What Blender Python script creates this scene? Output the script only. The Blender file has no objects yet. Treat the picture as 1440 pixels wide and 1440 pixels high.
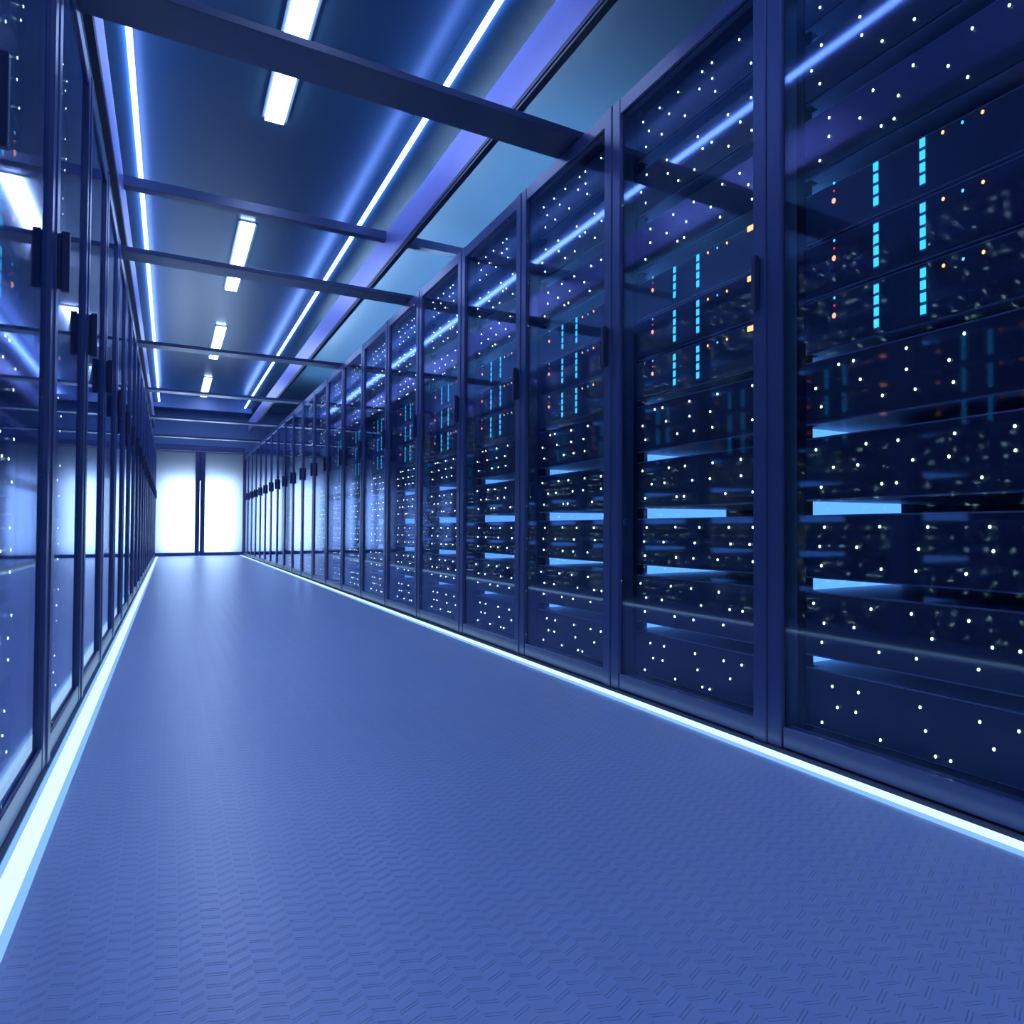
import bpy, bmesh, math, random
from mathutils import Matrix, Vector

random.seed(7)
SC = bpy.context.scene
COL = SC.collection

# ------------------------------------------------------------------ measures (metres)
H = 0.565                    # eye height
XR, XL = 1.234, -0.2246       # front faces of the two cabinet rows
Y0, PITCH = 1.590, 0.90      # first cabinet boundary and cabinet pitch
YEND = 19.64                 # end wall with the double doors
CEIL, SOFF = 3.232, 3.068    # ceiling and lower side soffits
XC = (XR + XL) / 2
TOP = 2.0795                 # cabinet height
Z = lambda z: z + H          # height above eye -> height above floor


# ------------------------------------------------------------------ materials
def material(name):
    m = bpy.data.materials.new(name)
    m.use_nodes = True
    m.node_tree.nodes.clear()
    return m, m.node_tree.nodes, m.node_tree.links


def painted(name, col, rough=0.4, metal=0.0, spec=0.5, noise=0.05, bump=0.0, bscale=300.0, scale=8.0):
    m, N, L = material(name)
    out = N.new('ShaderNodeOutputMaterial')
    p = N.new('ShaderNodeBsdfPrincipled')
    p.inputs['Metallic'].default_value = metal
    p.inputs['Specular IOR Level'].default_value = spec
    tc = N.new('ShaderNodeTexCoord')
    nz = N.new('ShaderNodeTexNoise')
    nz.inputs['Scale'].default_value = scale
    nz.inputs['Detail'].default_value = 4
    L.new(tc.outputs['Object'], nz.inputs['Vector'])
    mx = N.new('ShaderNodeMix'); mx.data_type = 'RGBA'
    mx.inputs['A'].default_value = (*[c * (1 - noise) for c in col], 1)
    mx.inputs['B'].default_value = (*[min(1, c * (1 + noise)) for c in col], 1)
    L.new(nz.outputs['Fac'], mx.inputs['Factor'])
    L.new(mx.outputs['Result'], p.inputs['Base Color'])
    mr = N.new('ShaderNodeMapRange')
    mr.inputs['To Min'].default_value = max(0.02, rough - noise * 0.5)
    mr.inputs['To Max'].default_value = rough + noise * 0.5
    L.new(nz.outputs['Fac'], mr.inputs['Value'])
    L.new(mr.outputs['Result'], p.inputs['Roughness'])
    if bump:
        n2 = N.new('ShaderNodeTexNoise'); n2.inputs['Scale'].default_value = bscale
        L.new(tc.outputs['Object'], n2.inputs['Vector'])
        b = N.new('ShaderNodeBump'); b.inputs['Strength'].default_value = bump; b.inputs['Distance'].default_value = 0.001
        L.new(n2.outputs['Fac'], b.inputs['Height'])
        L.new(b.outputs['Normal'], p.inputs['Normal'])
    L.new(p.outputs['BSDF'], out.inputs['Surface'])
    return m


def glow(name, col, strength, sample=True):
    m, N, L = material(name)
    out = N.new('ShaderNodeOutputMaterial')
    e = N.new('ShaderNodeEmission')
    e.inputs['Color'].default_value = (*col, 1)
    e.inputs['Strength'].default_value = strength
    L.new(e.outputs['Emission'], out.inputs['Surface'])
    if not sample:
        m.cycles.emission_sampling = 'NONE'
    return m


def pane_glass(name, rough, tint, ior=1.5):
    m, N, L = material(name)
    out = N.new('ShaderNodeOutputMaterial')
    tr = N.new('ShaderNodeBsdfTransparent'); tr.inputs['Color'].default_value = (*tint, 1)
    gl = N.new('ShaderNodeBsdfGlossy'); gl.inputs['Roughness'].default_value = rough
    gl.inputs['Color'].default_value = (0.64, 0.71, 0.90, 1)     # bluish coating
    fr = N.new('ShaderNodeFresnel')
    geo = N.new('ShaderNodeNewGeometry')                     # the pane is thin: same reflectance from both of its sides
    mi = N.new('ShaderNodeMix'); mi.data_type = 'FLOAT'
    mi.inputs['A'].default_value = ior; mi.inputs['B'].default_value = 1 / ior
    L.new(geo.outputs['Backfacing'], mi.inputs['Factor'])
    L.new(mi.outputs['Result'], fr.inputs['IOR'])
    mx = N.new('ShaderNodeMixShader')
    L.new(fr.outputs['Fac'], mx.inputs['Fac'])
    L.new(tr.outputs['BSDF'], mx.inputs[1])
    L.new(gl.outputs['BSDF'], mx.inputs[2])
    L.new(mx.outputs['Shader'], out.inputs['Surface'])
    return m


def frosted(name):
    m, N, L = material(name)
    out = N.new('ShaderNodeOutputMaterial')
    t = N.new('ShaderNodeBsdfTranslucent'); t.inputs['Color'].default_value = (0.86, 0.94, 1, 1)
    d = N.new('ShaderNodeBsdfPrincipled'); d.inputs['Base Color'].default_value = (0.5, 0.58, 0.66, 1); d.inputs['Roughness'].default_value = 0.35
    mx = N.new('ShaderNodeMixShader'); mx.inputs['Fac'].default_value = 0.2
    L.new(t.outputs['BSDF'], mx.inputs[1]); L.new(d.outputs['BSDF'], mx.inputs[2])
    L.new(mx.outputs['Shader'], out.inputs['Surface'])
    return m


def tread_floor(name, col):
    """painted metal floor embossed with pairs of short bars, slanting one way and then the other"""
    m, N, L = material(name)
    out = N.new('ShaderNodeOutputMaterial')
    p = N.new('ShaderNodeBsdfPrincipled')
    tc = N.new('ShaderNodeTexCoord')
    sep = N.new('ShaderNodeSeparateXYZ')
    L.new(tc.outputs['Object'], sep.inputs['Vector'])

    def M(op, a, b=None, c=None):
        n = N.new('ShaderNodeMath'); n.operation = op
        for i, v in enumerate((a, b, c)):
            if v is None: continue
            if isinstance(v, (int, float)): n.inputs[i].default_value = v
            else: L.new(v, n.inputs[i])
        return n.outputs[0]
    CW, PY = 0.02525, 0.0299
    xs = M('SUBTRACT', sep.outputs['X'], 0.7615 - CW / 2 - 60 * CW)
    cx = M('DIVIDE', xs, CW)
    ci = M('FLOOR', cx)
    lx = M('MULTIPLY', M('SUBTRACT', M('FRACT', cx), 0.5), CW)
    par = M('FLOORED_MODULO', ci, 2.0)
    sl = M('MULTIPLY_ADD', par, 1.09, -0.545)                # one column slants one way, the next the other
    yo = M('MULTIPLY_ADD', par, 0.0166, -0.0028)
    yy = M('SUBTRACT', M('SUBTRACT', sep.outputs['Y'], M('MULTIPLY', sl, lx)), yo)
    ly = M('MULTIPLY', M('SUBTRACT', M('FRACT', M('ADD', M('DIVIDE', yy, PY), 40.0)), 0.5), PY)
    off = M('SUBTRACT', M('ABSOLUTE', ly), 0.0031)
    bar = N.new('ShaderNodeMapRange'); bar.interpolation_type = 'SMOOTHSTEP'
    L.new(M('ABSOLUTE', off), bar.inputs['Value'])
    bar.inputs['From Min'].default_value = 0.0002; bar.inputs['From Max'].default_value = 0.0012
    bar.inputs['To Min'].default_value = 1; bar.inputs['To Max'].default_value = 0
    end = N.new('ShaderNodeMapRange'); end.interpolation_type = 'SMOOTHSTEP'
    L.new(M('ABSOLUTE', lx), end.inputs['Value'])
    end.inputs['From Min'].default_value = 0.0100; end.inputs['From Max'].default_value = 0.0125
    end.inputs['To Min'].default_value = 1; end.inputs['To Max'].default_value = 0
    hgt = M('MULTIPLY', bar.outputs['Result'], end.outputs['Result'])
    b = N.new('ShaderNodeBump'); b.inputs['Strength'].default_value = 1.0; b.inputs['Distance'].default_value = 0.0017
    L.new(hgt, b.inputs['Height'])
    L.new(b.outputs['Normal'], p.inputs['Normal'])
    nz = N.new('ShaderNodeTexNoise'); nz.inputs['Scale'].default_value = 3.0; nz.inputs['Detail'].default_value = 5
    L.new(tc.outputs['Object'], nz.inputs['Vector'])
    mx = N.new('ShaderNodeMix'); mx.data_type = 'RGBA'
    mx.inputs['A'].default_value = (*[c * 0.96 for c in col], 1); mx.inputs['B'].default_value = (*[c * 1.04 for c in col], 1)
    L.new(nz.outputs['Fac'], mx.inputs['Factor'])
    L.new(mx.outputs['Result'], p.inputs['Base Color'])
    p.inputs['Roughness'].default_value = 0.32
    p.inputs['Specular IOR Level'].default_value = 0.95
    p.inputs['Metallic'].default_value = 0.0
    L.new(p.outputs['BSDF'], out.inputs['Surface'])
    return m


M = dict(
    frame=painted('cabinet frame paint', (0.106, 0.142, 0.31), 0.28, 0.1, 0.22, noise=0.01),
    post=painted('cabinet post paint', (0.098, 0.134, 0.295), 0.28, 0.1, 0.22, noise=0.01),
    shell=painted('cabinet shell black', (0.010, 0.013, 0.028), 0.5),
    rail=painted('mounting rail', (0.007, 0.009, 0.02), 0.5, 0.0),
    handle=painted('handle black', (0.045, 0.062, 0.14), 0.35, 0.1, noise=0.01),
    server=painted('server chassis', (0.30, 0.35, 0.48), 0.45, 0.1),
    face=painted('server front', (0.030, 0.039, 0.092), 0.5, 0.1, noise=0.02),
    beam=painted('beam paint', (0.060, 0.082, 0.18), 0.30, 0.1),
    trim=painted('fascia paint', (0.36, 0.35, 0.76), 0.34, 0.35),
    ceil=painted('ceiling panel', (0.042, 0.118, 0.180), 0.28, 0.0, 0.32, noise=0.002),
    soff=painted('soffit panel', (0.125, 0.27, 0.375), 0.32, 0.0, 0.6, noise=0.002),
    wall=painted('wall paint', (0.16, 0.24, 0.42), 0.5),
    lobby=painted('lobby wall', (0.04, 0.055, 0.08), 0.6),
    lip=painted('dark profile', (0.035, 0.045, 0.085), 0.45),
    dark=painted('dark floor trim', (0.15, 0.17, 0.22), 0.6),
    door=painted('door frame', (0.09, 0.11, 0.25), 0.4, 0.4),
    house=painted('lamp housing', (0.10, 0.15, 0.19), 0.4),
    glass=pane_glass('cabinet glass', 0.045, (0.90, 0.95, 1.0), 1.65),
    frost=frosted('frosted door glass'),
    floor=tread_floor('embossed floor', (0.52, 0.66, 0.97)),
    lamp=glow('ceiling lamp', (0.40, 0.55, 1.0), 15.0),
    cove=glow('cove led', (0.17, 0.32, 1.0), 10.0),
    uplight=glow('added soffit uplight', (0.42, 0.66, 1.0), 40.0),  # added source that brightens the side soffits
    strip=glow('floor led core', (0.50, 0.78, 1.0), 1.05),
    strip_side=glow('floor led diffuser side', (0.22, 0.48, 1.0), 0.75),
    back=glow('door backlight', (0.58, 0.74, 1.0), 5.4),
    inner=glow('cabinet inner light', (0.12, 0.37, 1.0), 1.15),
    white=glow('led white', (0.72, 1.0, 0.78), 14.0, False),
    cyan=glow('led cyan', (0.04, 0.52, 1.0), 1.3, False),
    blue=glow('led blue', (0.06, 0.42, 1.0), 1.6, False),
    amber=glow('led amber', (1.0, 0.36, 0.11), 2.2, False),
    orange=glow('led orange', (1.0, 0.36, 0.20), 1.5, False),
    red=glow('led red', (1.0, 0.03, 0.05), 0.9, False),
)


# ------------------------------------------------------------------ mesh helpers
class MB:
    def __init__(s):
        s.bm = bmesh.new()

    def box(s, x0, x1, y0, y1, z0, z1, bev=0.0, seg=1):
        if x0 > x1: x0, x1 = x1, x0
        r = bmesh.ops.create_cube(s.bm, size=1)
        for v in r['verts']:
            v.co = Vector(((x0 + x1) / 2 + v.co.x * (x1 - x0), (y0 + y1) / 2 + v.co.y * (y1 - y0), (z0 + z1) / 2 + v.co.z * (z1 - z0)))
        if bev:
            ed = {e for v in r['verts'] for e in v.link_edges}
            bmesh.ops.bevel(s.bm, geom=list(ed), offset=bev, segments=seg, affect='EDGES', profile=0.5)
        return s

    def prism(s, pts, y0, y1):
        """(x, z) outline extruded along y"""
        a = [s.bm.verts.new((x, y0, z)) for x, z in pts]
        b = [s.bm.verts.new((x, y1, z)) for x, z in pts]
        n = len(pts)
        s.bm.faces.new(a); s.bm.faces.new(b[::-1])
        for i in range(n):
            s.bm.faces.new((a[i], b[i], b[(i + 1) % n], a[(i + 1) % n]))
        return s

    def dome(s, x, y, z, r, sx):
        """a small round lens, bulging along x"""
        ret = bmesh.ops.create_icosphere(s.bm, subdivisions=1, radius=r)
        for v in ret['verts']:
            v.co = Vector((x + v.co.x * 0.5 * sx, y + v.co.y, z + v.co.z))
        return s

    def mesh(s, name, mat):
        bmesh.ops.recalc_face_normals(s.bm, faces=s.bm.faces)
        me = bpy.data.meshes.new(name)
        s.bm.to_mesh(me); s.bm.free()
        me.materials.append(mat)
        return me


def link(name, me, parent=None, loc=(0, 0, 0)):
    o = bpy.data.objects.new(name, me)
    COL.objects.link(o)
    o.location = loc
    if parent is not None:
        o.parent = parent
    return o


def tag(o, label, cat, group=None):
    o['label'] = label; o['category'] = cat
    o['kind'] = 'thing'
    if group: o['group'] = group
    return o


def struct(name, mb, mat, parent=None):
    o = link(name, mb.mesh(name, mat), parent)
    if parent is None:
        o['kind'] = 'structure'
    return o


ORD = ['first', 'second', 'third', 'fourth', 'fifth', 'sixth', 'seventh', 'eighth', 'ninth', 'tenth', 'eleventh', 'twelfth',
       'thirteenth', 'fourteenth', 'fifteenth', 'sixteenth', 'seventeenth', 'eighteenth', 'nineteenth', 'twentieth', 'twenty-first']

# ------------------------------------------------------------------ the room shell
struct('floor', MB().box(-1.44, 2.45, -2.2, YEND + 1.6, -0.1, 0), M['floor'])
struct('wall_left', MB().box(-1.44, -1.34, -2.2, YEND, 0, CEIL + 0.1), M['wall'])
struct('wall_right', MB().box(2.35, 2.45, -2.2, YEND, 0, CEIL + 0.1), M['wall'])
struct('wall_back', MB().box(-1.34, 2.35, -2.2, -2.1, 0, CEIL + 0.1), M['wall'])
DX0, DX1, DTOP = -0.262, 1.243, 2.272
struct('wall_front', MB().box(-1.34, DX0, YEND, YEND + 0.1, 0, CEIL + 0.1).box(DX1, 2.35, YEND, YEND + 0.1, 0, CEIL + 0.1)
       .box(DX0, DX1, YEND, YEND + 0.1, DTOP, CEIL + 0.1), M['wall'])
HW = 0.709                    # half width of the raised middle of the ceiling
struct('ceiling', MB().box(XC - HW - 0.02, XC + HW + 0.02, -2.1, YEND, CEIL, CEIL + 0.1), M['ceil'])
struct('ceiling_right', MB().box(XC + HW, 2.35, -2.1, YEND, SOFF, CEIL + 0.1), M['soff'])
struct('ceiling_left', MB().box(-1.34, XC - HW, -2.1, YEND, SOFF, CEIL + 0.1), M['soff'])
# lower closing panel at the far end of the raised ceiling, with a stepped band
struct('trim_3', MB().box(-0.32, 1.33, 19.24, YEND, 2.985, SOFF - 0.001).box(-0.32, 1.33, 19.20, 19.24, 2.962, SOFF - 0.001, 0.004)
       .box(XC - HW, XC + HW, 19.24, YEND, SOFF, CEIL), M['wall'])


def fascia(name, s):
    x = XC + s * 0.7628
    o = struct(name, MB().box(x, x + s * 0.012, -1.2, 19.17, 2.577, 2.806, 0.001), M['trim'])
    pts = [(0.001, 2.537), (0.030, 2.537), (0.030, 2.5765), (0.001, 2.5765), (0.001, 2.560), (0.006, 2.557), (0.006, 2.551), (0.001, 2.548)]
    struct('lip', MB().prism([(x + s * a, z) for a, z in pts], -1.2, 19.17), M['lip'], o)      # dark profile under the board


fascia('trim_1', 1)
fascia('trim_2', -1)
# dark plinth strip between the cabinets and the light strips on the floor
struct('trim_4', MB().box(XR - 0.0225, XR + 0.03, -1.2, YEND - 0.02, 0.0, 0.003), M['dark'])
struct('trim_5', MB().box(XL - 0.03, XL + 0.0065, -1.2, YEND - 0.02, 0.0, 0.003), M['dark'])

# ------------------------------------------------------------------ double doors at the far end
DC = 0.487
d = struct('door_1', MB().box(DX0 + 0.002, DX0 + 0.022, YEND + 0.01, YEND + 0.09, 0, DTOP - 0.1, 0.003)
           .box(DX1 - 0.014, DX1 - 0.002, YEND + 0.01, YEND + 0.09, 0, DTOP - 0.1, 0.003)
           .box(DX0 + 0.002, DX1 - 0.002, YEND - 0.015, YEND + 0.09, DTOP - 0.1, DTOP - 0.002, 0.004), M['door'])
for x0, x1, hx in ((DX0 + 0.028, DC - 0.0035, DC - 0.043), (DC + 0.0035, DX1 - 0.017, DC + 0.043)):
    lf = MB()
    inner0, inner1 = (x0 + 0.004, x1 - 0.076) if hx < DC else (x0 + 0.076, x1 - 0.008)
    ya, yb = YEND + 0.012, YEND + 0.057
    lf.box(x0, inner0, ya, yb, 0.006, DTOP - 0.105, 0.002).box(inner1, x1, ya, yb, 0.006, DTOP - 0.105, 0.002)
    lf.box(inner0, inner1, ya, yb, 0.006, 0.075, 0.002).box(inner0, inner1, ya, yb, DTOP - 0.135, DTOP - 0.105, 0.002)
    leaf = struct('door_leaf', lf, M['door'], d)
    struct('frosted_glass', MB().box(inner0 + 0.001, inner1 - 0.001, ya + 0.018, ya + 0.026, 0.076, DTOP - 0.136), M['frost'], leaf)
    struct('door_handle', MB().box(hx - 0.028, hx + 0.028, ya - 0.02, ya - 0.001, 1.115, 1.145, 0.004)
           .box(hx - 0.012, hx + 0.012, ya - 0.03, ya - 0.015, 1.08, 1.145, 0.004), M['handle'], leaf)
# lit lobby behind the doors
struct('wall_lobby', MB().box(-0.52, -0.45, YEND + 0.1, YEND + 1.5, 0, 2.6).box(1.43, 1.50, YEND + 0.1, YEND + 1.5, 0, 2.6)
       .box(-0.52, 1.50, YEND + 1.43, YEND + 1.5, 0, 2.6).box(-0.45, 1.43, YEND + 0.1, YEND + 1.43, 2.53, 2.6), M['lobby'])
lb = link('light_panel', MB().box(-0.10, 1.06, YEND + 0.25, YEND + 0.27, 0.10, 1.56).mesh('light_panel', M['back']))
tag(lb, 'white light panel shining through the frosted double doors', 'light')
link('frame', MB().box(-0.12, 1.08, YEND + 0.275, YEND + 0.33, 0.06, 1.58, 0.004).box(-0.08, -0.03, YEND + 0.22, YEND + 0.37, 0.0, 0.058, 0.004)
     .box(0.98, 1.03, YEND + 0.22, YEND + 0.37, 0.0, 0.058, 0.004).mesh('frame', M['door']), lb)

# ------------------------------------------------------------------ lights of the ceiling and floor
LY0, LLEN, LP = 3.64, 2.22, 4.345
for k in range(-1, 4):
    y0 = LY0 + LP * k
    y1 = min(y0 + LLEN + (0.13 if k > 0 else 0), 19.18)
    where = {0: 'above the wide dark beam', 1: 'second from the wide dark beam', 2: 'third from the wide dark beam', 3: 'small and last before the doors',
             -1: 'overhead behind the camera'}[k]
    r = link('ceiling_light', MB().box(XC - 0.0705, XC + 0.0705, y0, y1, 3.219, CEIL - 0.0005, 0.002).mesh('housing', M['house']))
    link('diffuser', MB().box(XC - 0.0515, XC + 0.0515, y0 - 0.004, y1 + 0.010, 3.204, 3.2188, 0.002).mesh('diffuser', M['lamp']), r)
    tag(r, 'long white ceiling lamp, ' + where, 'light', 'lamps along the middle of the ceiling')
for s, nm in ((1, 'over the row full of white sparks'), (-1, 'over the row of mirror-like doors')):
    x = XC + s * (HW - 0.0135)
    o = link('ceiling_light_strip', MB().box(x - 0.013, x + 0.013, -1.2, 19.15, 3.052, 3.067, 0.001).mesh('strip', M['cove']))
    tag(o, 'thin glowing white light strip along the ceiling edge ' + nm, 'light', 'ceiling edge light strips')
for s, xf, nm in ((1, XR, 'below the row full of white sparks'), (-1, XL, 'below the row of mirror-like doors')):
    xm = 1.188 if s > 0 else -0.192
    yb, ye = -1.2, YEND - 0.01
    o = link('floor_light_strip', MB().prism([(xm - 0.0255, 0.0005), (xm - 0.0150, 0.005), (xm + 0.0150, 0.005), (xm + 0.0255, 0.0005)], yb, ye).mesh('housing', M['strip_side']))
    tag(o, 'glowing cyan-white light strip on the floor ' + nm, 'light', 'floor light strips')
    link('diffuser', MB().prism([(xm - 0.0148, 0.0052), (xm - 0.0130, 0.0080), (xm + 0.0130, 0.0080), (xm + 0.0148, 0.0052)], yb, ye).mesh('diffuser', M['strip']), o)

for s, nm in ((1, 'the row full of white sparks'), (-1, 'the row of mirror-like doors')):  # unseen light bars, added to brighten the soffits above the cabinets
    x = XC + s * (1.955 - XC)
    hs = MB().box(x - 0.04, x + 0.04, 4.1, 14.8, TOP + 0.001, TOP + 0.012, 0.002)
    hs.box(x - s * 0.062, x - s * 0.058, 4.1, 14.8, TOP + 0.001, 2.203).box(x - s * 0.058, x - s * 0.038, 4.1, 14.8, TOP + 0.001, TOP + 0.006)   # tall lip added to keep this light off the aisle-side soffit
    o = link('cove_light', hs.mesh('housing', M['dark']))
    tag(o, 'added hidden light bar on the cabinet tops of ' + nm, 'light', 'added fill lights on the cabinet tops')
    link('diffuser', MB().box(x - 0.02, x + 0.02, 4.11, 14.79, TOP + 0.0125, TOP + 0.018, 0.001).mesh('diffuser', M['uplight']), o)

# ------------------------------------------------------------------ beams
for k in range(7):
    yc = 2.890 + 2.645 * k
    w = 0.109 if k == 0 else 0.095
    o = link('cross_beam', MB().box(XL - 0.10, XR + 0.10, yc - w, yc + w, 2.083, 2.110, 0.002).mesh('cross_beam', M['beam']))
    tag(o, 'flat dark beam across the aisle on the cabinet tops, ' + ORD[k] + ' from the camera', 'beam', 'flat beams across the aisle')
o = link('ceiling_beam', MB().box(-1.339, 2.349, 6.326, 6.418, 2.750, 2.815, 0.002).mesh('ceiling_beam', M['beam']))
tag(o, 'slim dark beam under the ceiling, passing behind the purple side boards', 'beam')


# ------------------------------------------------------------------ cabinets
def cabinet_parts(s):
    """name -> (mesh, material); local x = depth from the front face (times s), y along the row"""
    P = {}
    W = PITCH - 0.002
    b = MB()
    b.box(s * 0.0365, s * 0.86, 0.002, 0.012, 0.004, TOP - 0.004).box(s * 0.0148, s * 0.86, W - 0.012, W, 0.004, TOP - 0.004)
    b.box(s * 0.040, s * 0.86, 0.012, W - 0.012, TOP - 0.030, TOP - 0.004).box(s * 0.040, s * 0.86, 0.012, W - 0.012, 0.004, 0.045)
    b.box(s * 0.845, s * 0.86, 0.012, W - 0.012, 0.045, TOP - 0.030)
    P['shell'] = b.mesh('shell', M['shell'])
    P['post'] = MB().box(0, s * 0.0145, 0.8415, 0.8985, 0.005, TOP, 0.0022).mesh('post', M['post'])
    dr = MB()
    dr.box(s * -0.003, s * 0.036, 0.0015, 0.0565, 0.005, TOP, 0.0025)
    dr.box(s * 0.0008, s * 0.0085, 0.0566, 0.8405, TOP - 0.0560, TOP - 0.001, 0.0025).box(s * 0.0145, s * 0.034, 0.0566, 0.8405, TOP - 0.0540, TOP - 0.002, 0.001)
    dr.box(s * 0.0008, s * 0.0085, 0.0566, 0.8345, 0.008, 0.061, 0.0025).box(s * 0.0145, s * 0.034, 0.0566, 0.8345, 0.010, 0.059, 0.002)
    P['door'] = dr.mesh('door', M['frame'])
    P['glass_pane'] = MB().box(s * 0.009, s * 0.014, 0.0567, 0.8405, 0.056, TOP - 0.054).mesh('glass_pane', M['glass'])
    P['handle'] = MB().box(s * -0.0245, s * -0.009, 0.018, 0.0375, 1.141, 1.287, 0.0018).box(s * -0.0095, s * -0.0032, 0.0235, 0.035, 1.146, 1.282, 0.001).mesh('handle', M['handle'])
    P['mounting_rail'] = [MB().box(s * 0.056, s * 0.084, y0, y1, 0.046, TOP - 0.034).mesh('mounting_rail', M['rail']) for y0, y1 in ((0.013, 0.040), (0.812, 0.842))]
    P['inner_light'] = MB().box(s * 0.122, s * 0.462, 0.850, 0.857, 0.07, TOP - 0.08).mesh('inner_light', M['inner'])
    return P


def make_cabinet(P, s, loc, label, group, full):
    r = bpy.data.objects.new('server_cabinet', None); COL.objects.link(r)
    r.location = loc
    tag(r, label, 'cabinet', group)
    link('shell', P['shell'], r); link('post', P['post'], r)
    dr = link('door', P['door'], r)
    link('glass_pane', P['glass_pane'], dr); link('handle', P['handle'], dr)
    for me in P['mounting_rail']: link('mounting_rail', me, r)
    if full: link('inner_light', P['inner_light'], r)
    else: link('blank_panel', P['blank'], r)
    return r


# ------------------------------------------------------------------ servers: measured (distance along the cabinet, height above eye) of every light
DOTS = {
    'A': [(0.189, 1.412), (0.331, 1.413), (0.385, 1.411), (0.527, 1.412), (0.645, 1.412), (0.760, 1.412), (0.118, 1.364), (0.329, 1.364), (0.400, 1.364), (0.584, 1.365), (0.719, 1.364),
          (0.132, 1.316), (0.313, 1.317), (0.486, 1.317), (0.632, 1.317), (0.740, 1.317)],
    'B': [(0.132, 1.217), (0.246, 1.217), (0.410, 1.218), (0.598, 1.217), (0.735, 1.218), (0.184, 1.169), (0.332, 1.170), (0.382, 1.170), (0.592, 1.170), (0.773, 1.170),
          (0.129, 1.122), (0.243, 1.122), (0.429, 1.122), (0.526, 1.122), (0.741, 1.122)],
    'C': [(0.187, 1.021), (0.275, 1.021), (0.433, 1.021), (0.556, 1.021), (0.707, 1.021), (0.145, 0.973), (0.337, 0.973), (0.477, 0.973), (0.599, 0.974), (0.708, 0.974),
          (0.128, 0.926), (0.287, 0.926), (0.490, 0.926), (0.530, 0.926), (0.742, 0.926)],
    'G': [(0.127, 0.399), (0.300, 0.399), (0.457, 0.398), (0.624, 0.399), (0.675, 0.399), (0.339, 0.351), (0.457, 0.351), (0.601, 0.351), (0.759, 0.352),
          (0.127, 0.303), (0.328, 0.303), (0.432, 0.303), (0.530, 0.303), (0.739, 0.303)],
    'H': [(0.182, 0.196), (0.326, 0.196), (0.483, 0.196), (0.583, 0.197), (0.759, 0.197), (0.181, 0.149), (0.341, 0.149), (0.440, 0.149), (0.610, 0.149), (0.695, 0.149),
          (0.126, 0.101), (0.259, 0.101), (0.488, 0.101), (0.533, 0.101), (0.740, 0.102)],
    'I': [(0.125, 0.002), (0.241, 0.002), (0.399, 0.002), (0.540, 0.003), (0.728, 0.002), (0.140, -0.046), (0.233, -0.046), (0.425, -0.046), (0.615, -0.046), (0.746, -0.046),
          (0.125, -0.094), (0.299, -0.094), (0.433, -0.094), (0.536, -0.094), (0.740, -0.094)],
    'J': [(0.293, -0.189), (0.446, -0.188), (0.569, -0.188), (0.770, -0.190), (0.174, -0.236), (0.237, -0.236), (0.389, -0.236), (0.625, -0.236), (0.731, -0.236),
          (0.270, -0.284), (0.432, -0.284), (0.544, -0.284), (0.739, -0.284)],
    'K': [(0.178, -0.388), (0.268, -0.388), (0.423, -0.387), (0.611, -0.387), (0.701, -0.387), (0.235, -0.435), (0.408, -0.435), (0.620, -0.435), (0.683, -0.435),
          (0.341, -0.483), (0.381, -0.483), (0.541, -0.483), (0.739, -0.482)],
}
UNITS = [('A', 1.284, 1.440), ('B', 1.090, 1.246), ('C', 0.895, 1.050), ('D', 0.7250, 0.8535), ('E', 0.5820, 0.7185), ('F', 0.443, 0.5765),
         ('G', 0.262, 0.423), ('H', 0.068, 0.229), ('I', -0.127, 0.033), ('J', -0.323, -0.161), ('K', -0.500, -0.353)]
U0, U1, FACE = 0.062, 0.803, 0.048        # extent of a server along the row, depth of its front behind the cabinet face
LED_T = {'D': 0.8500, 'E': 0.7075, 'F': 0.5655}


def led_layout(key):
    t = LED_T[key]
    return dict(bars=[[(0.5470, t - 0.0125 - 0.0269 * i) for i in range(4)], [(0.4075, t - 0.0125 - 0.0269 * i) for i in range(4)]],
                blue=[(0.6895, t, 0.0042), (0.301, t - 0.0120, 0.0036)], red=[(0.6895, t - 0.019, 0.0032)], orange=[(0.6905, t - 0.0435, 0.0078)],
                amber=[(0.352, t - 0.0120, 0.0050), (0.251, t - 0.0120, 0.0050)], plate=[(0.133, t - 0.0045)])


def chassis(s, h):
    b = MB()
    b.box(s * 0.040, s * 0.70, -0.012, 0.846 - U0, 0.002, h - 0.002).box(s * 0.004, s * 0.040, 0.012, U1 - U0 - 0.012, 0.002, h - 0.002)
    b.box(s * 0.0045, s * 0.010, 0.0, U1 - U0, 0.0, h, 0.001)
    return b.mesh('server', M['server'])


def front(s, h):
    return MB().box(s * 0.0005, s * 0.0043, 0.004, U1 - U0 - 0.004, 0.004, h - 0.004, 0.0012).mesh('front_panel', M['face'])


def seg_box(mb, s, u, z, w=0.0150, h=0.0190):
    return mb.box(s * -0.0015, s * 0.0004, u - w / 2, u + w / 2, z - h / 2, z + h / 2)


DOT_R = 0.0033


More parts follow.
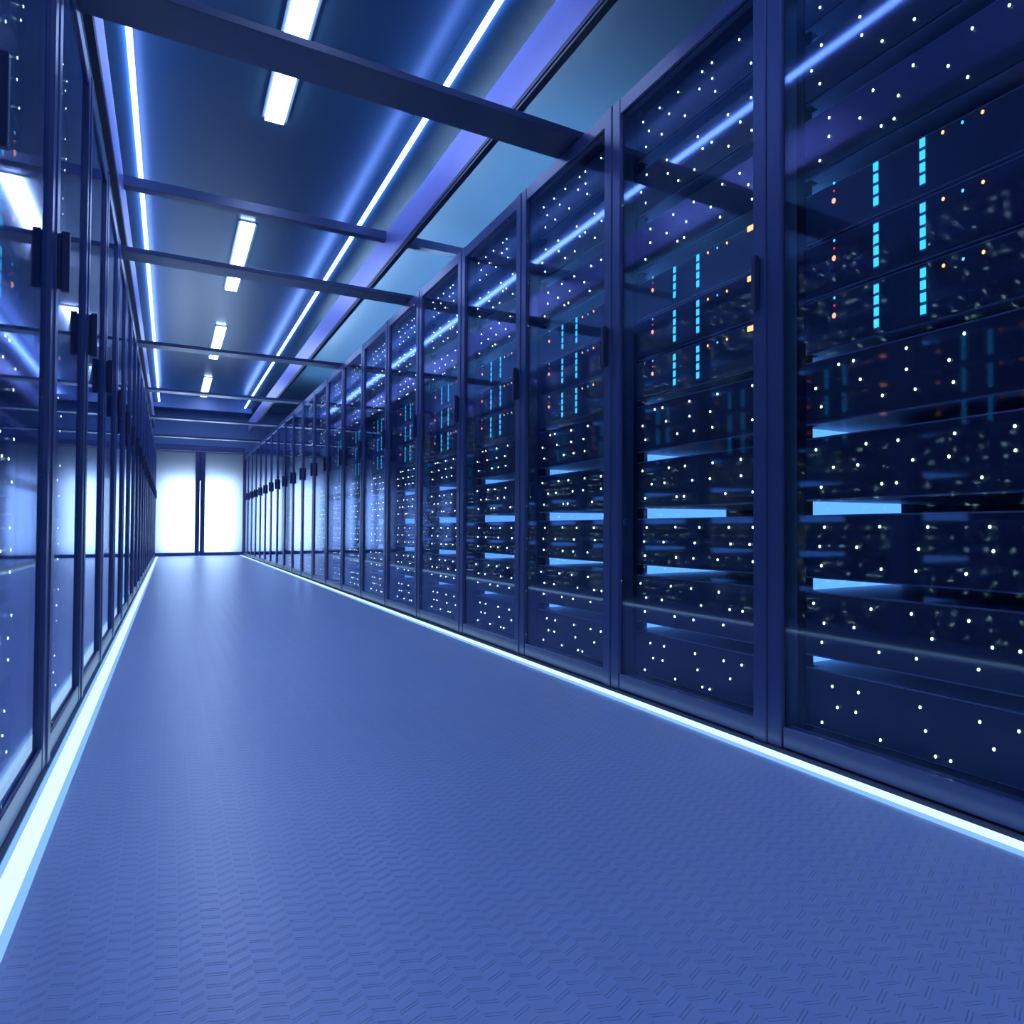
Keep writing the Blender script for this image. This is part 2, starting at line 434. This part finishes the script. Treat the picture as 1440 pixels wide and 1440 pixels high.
def server_meshes(s):
    R = {}
    for key, z0, z1 in UNITS:
        h = z1 - z0
        R[key] = dict(chassis=chassis(s, h), front=front(s, h))
        if key in DOTS:
            mb = MB()
            for u, z in DOTS[key]: mb.dome(0.0002 * s, u - U0, z - z0, DOT_R, s)
            R[key]['lights'] = [('indicator_lights', mb.mesh('indicator_lights', M['white']))]
        else:
            Ld = led_layout(key); out = []
            mb = MB()
            for bar in Ld['bars']:
                for u, z in bar: seg_box(mb, s, u - U0, z - z0)
            out.append(('status_bars', mb.mesh('status_bars', M['cyan'])))
            for c in ('blue', 'red', 'orange', 'amber'):
                mb = MB()
                for u, z, r in Ld[c]: mb.dome(0.0002 * s, u - U0, z - z0, r, s)
                if c == 'amber':
                    for u, z in Ld['plate']: seg_box(mb, s, u - U0, z - z0, 0.030, 0.0145)
                out.append((c + '_lights', mb.mesh(c + '_lights', M[c])))
            R[key]['lights'] = out
    mb = MB(); mb.dome(0.0002 * s, 0, 0, DOT_R, s); R['dot'] = mb.mesh('indicator_light', M['white'])
    for c, r in (('blue', 0.0040), ('red', 0.0032), ('orange', 0.0075), ('amber', 0.0046)):
        mb = MB(); mb.dome(0.0002 * s, 0, 0, r, s); R['lens_' + c] = mb.mesh(c + '_light', M[c])
    R['seg'] = seg_box(MB(), s, 0, 0).mesh('segment', M['cyan'])
    R['plate'] = seg_box(MB(), s, 0, 0, 0.030, 0.0145).mesh('amber_plate', M['amber'])
    R['slot'] = {}
    R['barback'] = MB().box(s * -0.0003, s * 0.0004, -0.0095, 0.0095, -0.054, 0.054).mesh('status_bar', M['server'])
    return R


KINDTXT = {'A': 'topmost of the units dotted with white lights', 'B': 'second from the top of its dotted units', 'C': 'dotted unit right above the blue bars'}
TXT = {
    'A': 'topmost white-dotted server', 'B': 'second white-dotted server from the top', 'C': 'white-dotted server just above the blue bars',
    'D': 'uppermost server with blue bars', 'E': 'middle server with blue bars', 'F': 'lowest server with blue bars',
    'G': 'white-dotted server just under the blue bars', 'H': 'second white-dotted server under the blue bars', 'I': 'third white-dotted server under the blue bars',
    'J': 'white-dotted server second from the bottom', 'K': 'bottom white-dotted server'}


def make_servers(R, s, loc, where, group, detail):
    for key, z0, z1 in UNITS:
        led = key not in DOTS
        r = link('storage_server' if led else 'rack_server', R[key]['chassis'], None, (loc[0] + s * FACE, loc[1] + U0, Z(z0)))
        tag(r, TXT[key] + ' in ' + where, 'server', ('blue-bar servers ' if led else 'white-dotted servers ') + group)
        link('front_panel', R[key]['front'], r)
        if not detail:
            for nm, me in R[key]['lights']: link(nm, me, r)
            continue
        if not led:
            for u, z in DOTS[key]: link('indicator_light', R['dot'], r, (0, u - U0, z - z0))
            continue
        Ld = led_layout(key)
        for bar in Ld['bars']:
            zc = sum(z for _, z in bar) / 4
            b = link('status_bar', R['barback'], r, (0, bar[0][0] - U0, zc - z0))
            for u, z in bar: link('segment', R['seg'], b, (0, 0, z - zc))
        for c in ('blue', 'red', 'orange', 'amber'):
            for u, z, rr in Ld[c]: link(c + '_light', R['lens_' + c], r, (0, u - U0, z - z0))
        for u, z in Ld['plate']: link('amber_light', R['plate'], r, (0, u - U0, z - z0))


for s, xf, j0, name in ((1, XR, -1, 'spark'), (-1, XL, 0, 'mirror')):
    P = cabinet_parts(s)
    P['blank'] = MB().box(s * 0.050, s * 0.054, 0.050, 0.803, 0.070, TOP - 0.080, 0.001).mesh('blank_panel', M['face'])
    R = server_meshes(s)
    for j in range(j0 - (s > 0), 20):
        n = ORD[j - j0] if j >= j0 else ''          # one more beside the camera on the open side
        loc = (xf, Y0 + PITCH * j, 0)
        row = 'row full of white sparks' if s > 0 else 'row of mirror-like doors'
        full = j <= 11
        if j < j0:
            make_cabinet(P, s, loc, 'tall glass-door server cabinet beside the camera, just outside the picture', 'cabinets in the ' + row, full)
            make_servers(R, s, loc, 'cabinet beside the camera outside the picture', 'in the ' + row, True)
            continue
        make_cabinet(P, s, loc, f'tall dark-framed glass-door server cabinet, {n} from the camera in the {row}', 'cabinets in the ' + row, full)
        if full:
            make_servers(R, s, loc, f'{n} cabinet of the {"sparkling" if s > 0 else "mirror-like"} row', 'in the ' + row, s > 0 and j <= 3)

# ------------------------------------------------------------------ camera
yaw, pit, rol, F = 0.6618, 0.0209, -0.0010, 1080.0       # the photograph is the left two thirds of an 18 mm frame
fw = Vector((math.sin(yaw) * math.cos(pit), math.cos(yaw) * math.cos(pit), math.sin(pit)))
rt = Vector((math.cos(yaw), -math.sin(yaw), 0))
up = rt.cross(fw)
r2 = math.cos(rol) * rt + math.sin(rol) * up
u2 = -math.sin(rol) * rt + math.cos(rol) * up
cd = bpy.data.cameras.new('camera')
cd.sensor_width = 36; cd.lens = F / 1440 * 36; cd.clip_start = 0.02; cd.shift_x = -0.25
cam = bpy.data.objects.new('camera', cd); COL.objects.link(cam)
cam.matrix_world = Matrix(((r2.x, u2.x, -fw.x, 0), (r2.y, u2.y, -fw.y, 0), (r2.z, u2.z, -fw.z, H), (0, 0, 0, 1)))
SC.camera = cam

# ------------------------------------------------------------------ world and view
w = bpy.data.worlds.new('world'); SC.world = w; w.use_nodes = True
bg = w.node_tree.nodes['Background']
bg.inputs['Color'].default_value = (0.2, 0.35, 1.0, 1); bg.inputs['Strength'].default_value = 0.02
vs = SC.view_settings
vs.view_transform = 'Standard'; vs.look = 'None'; vs.gamma = 1.0; vs.use_curve_mapping = False
vs.exposure = 0.62
cy = SC.cycles
cy.use_denoising = True
cy.max_bounces = 8; cy.diffuse_bounces = 4; cy.glossy_bounces = 5; cy.transparent_max_bounces = 24; cy.transmission_bounces = 6
cy.sample_clamp_indirect = 6.0
cy.caustics_reflective = True
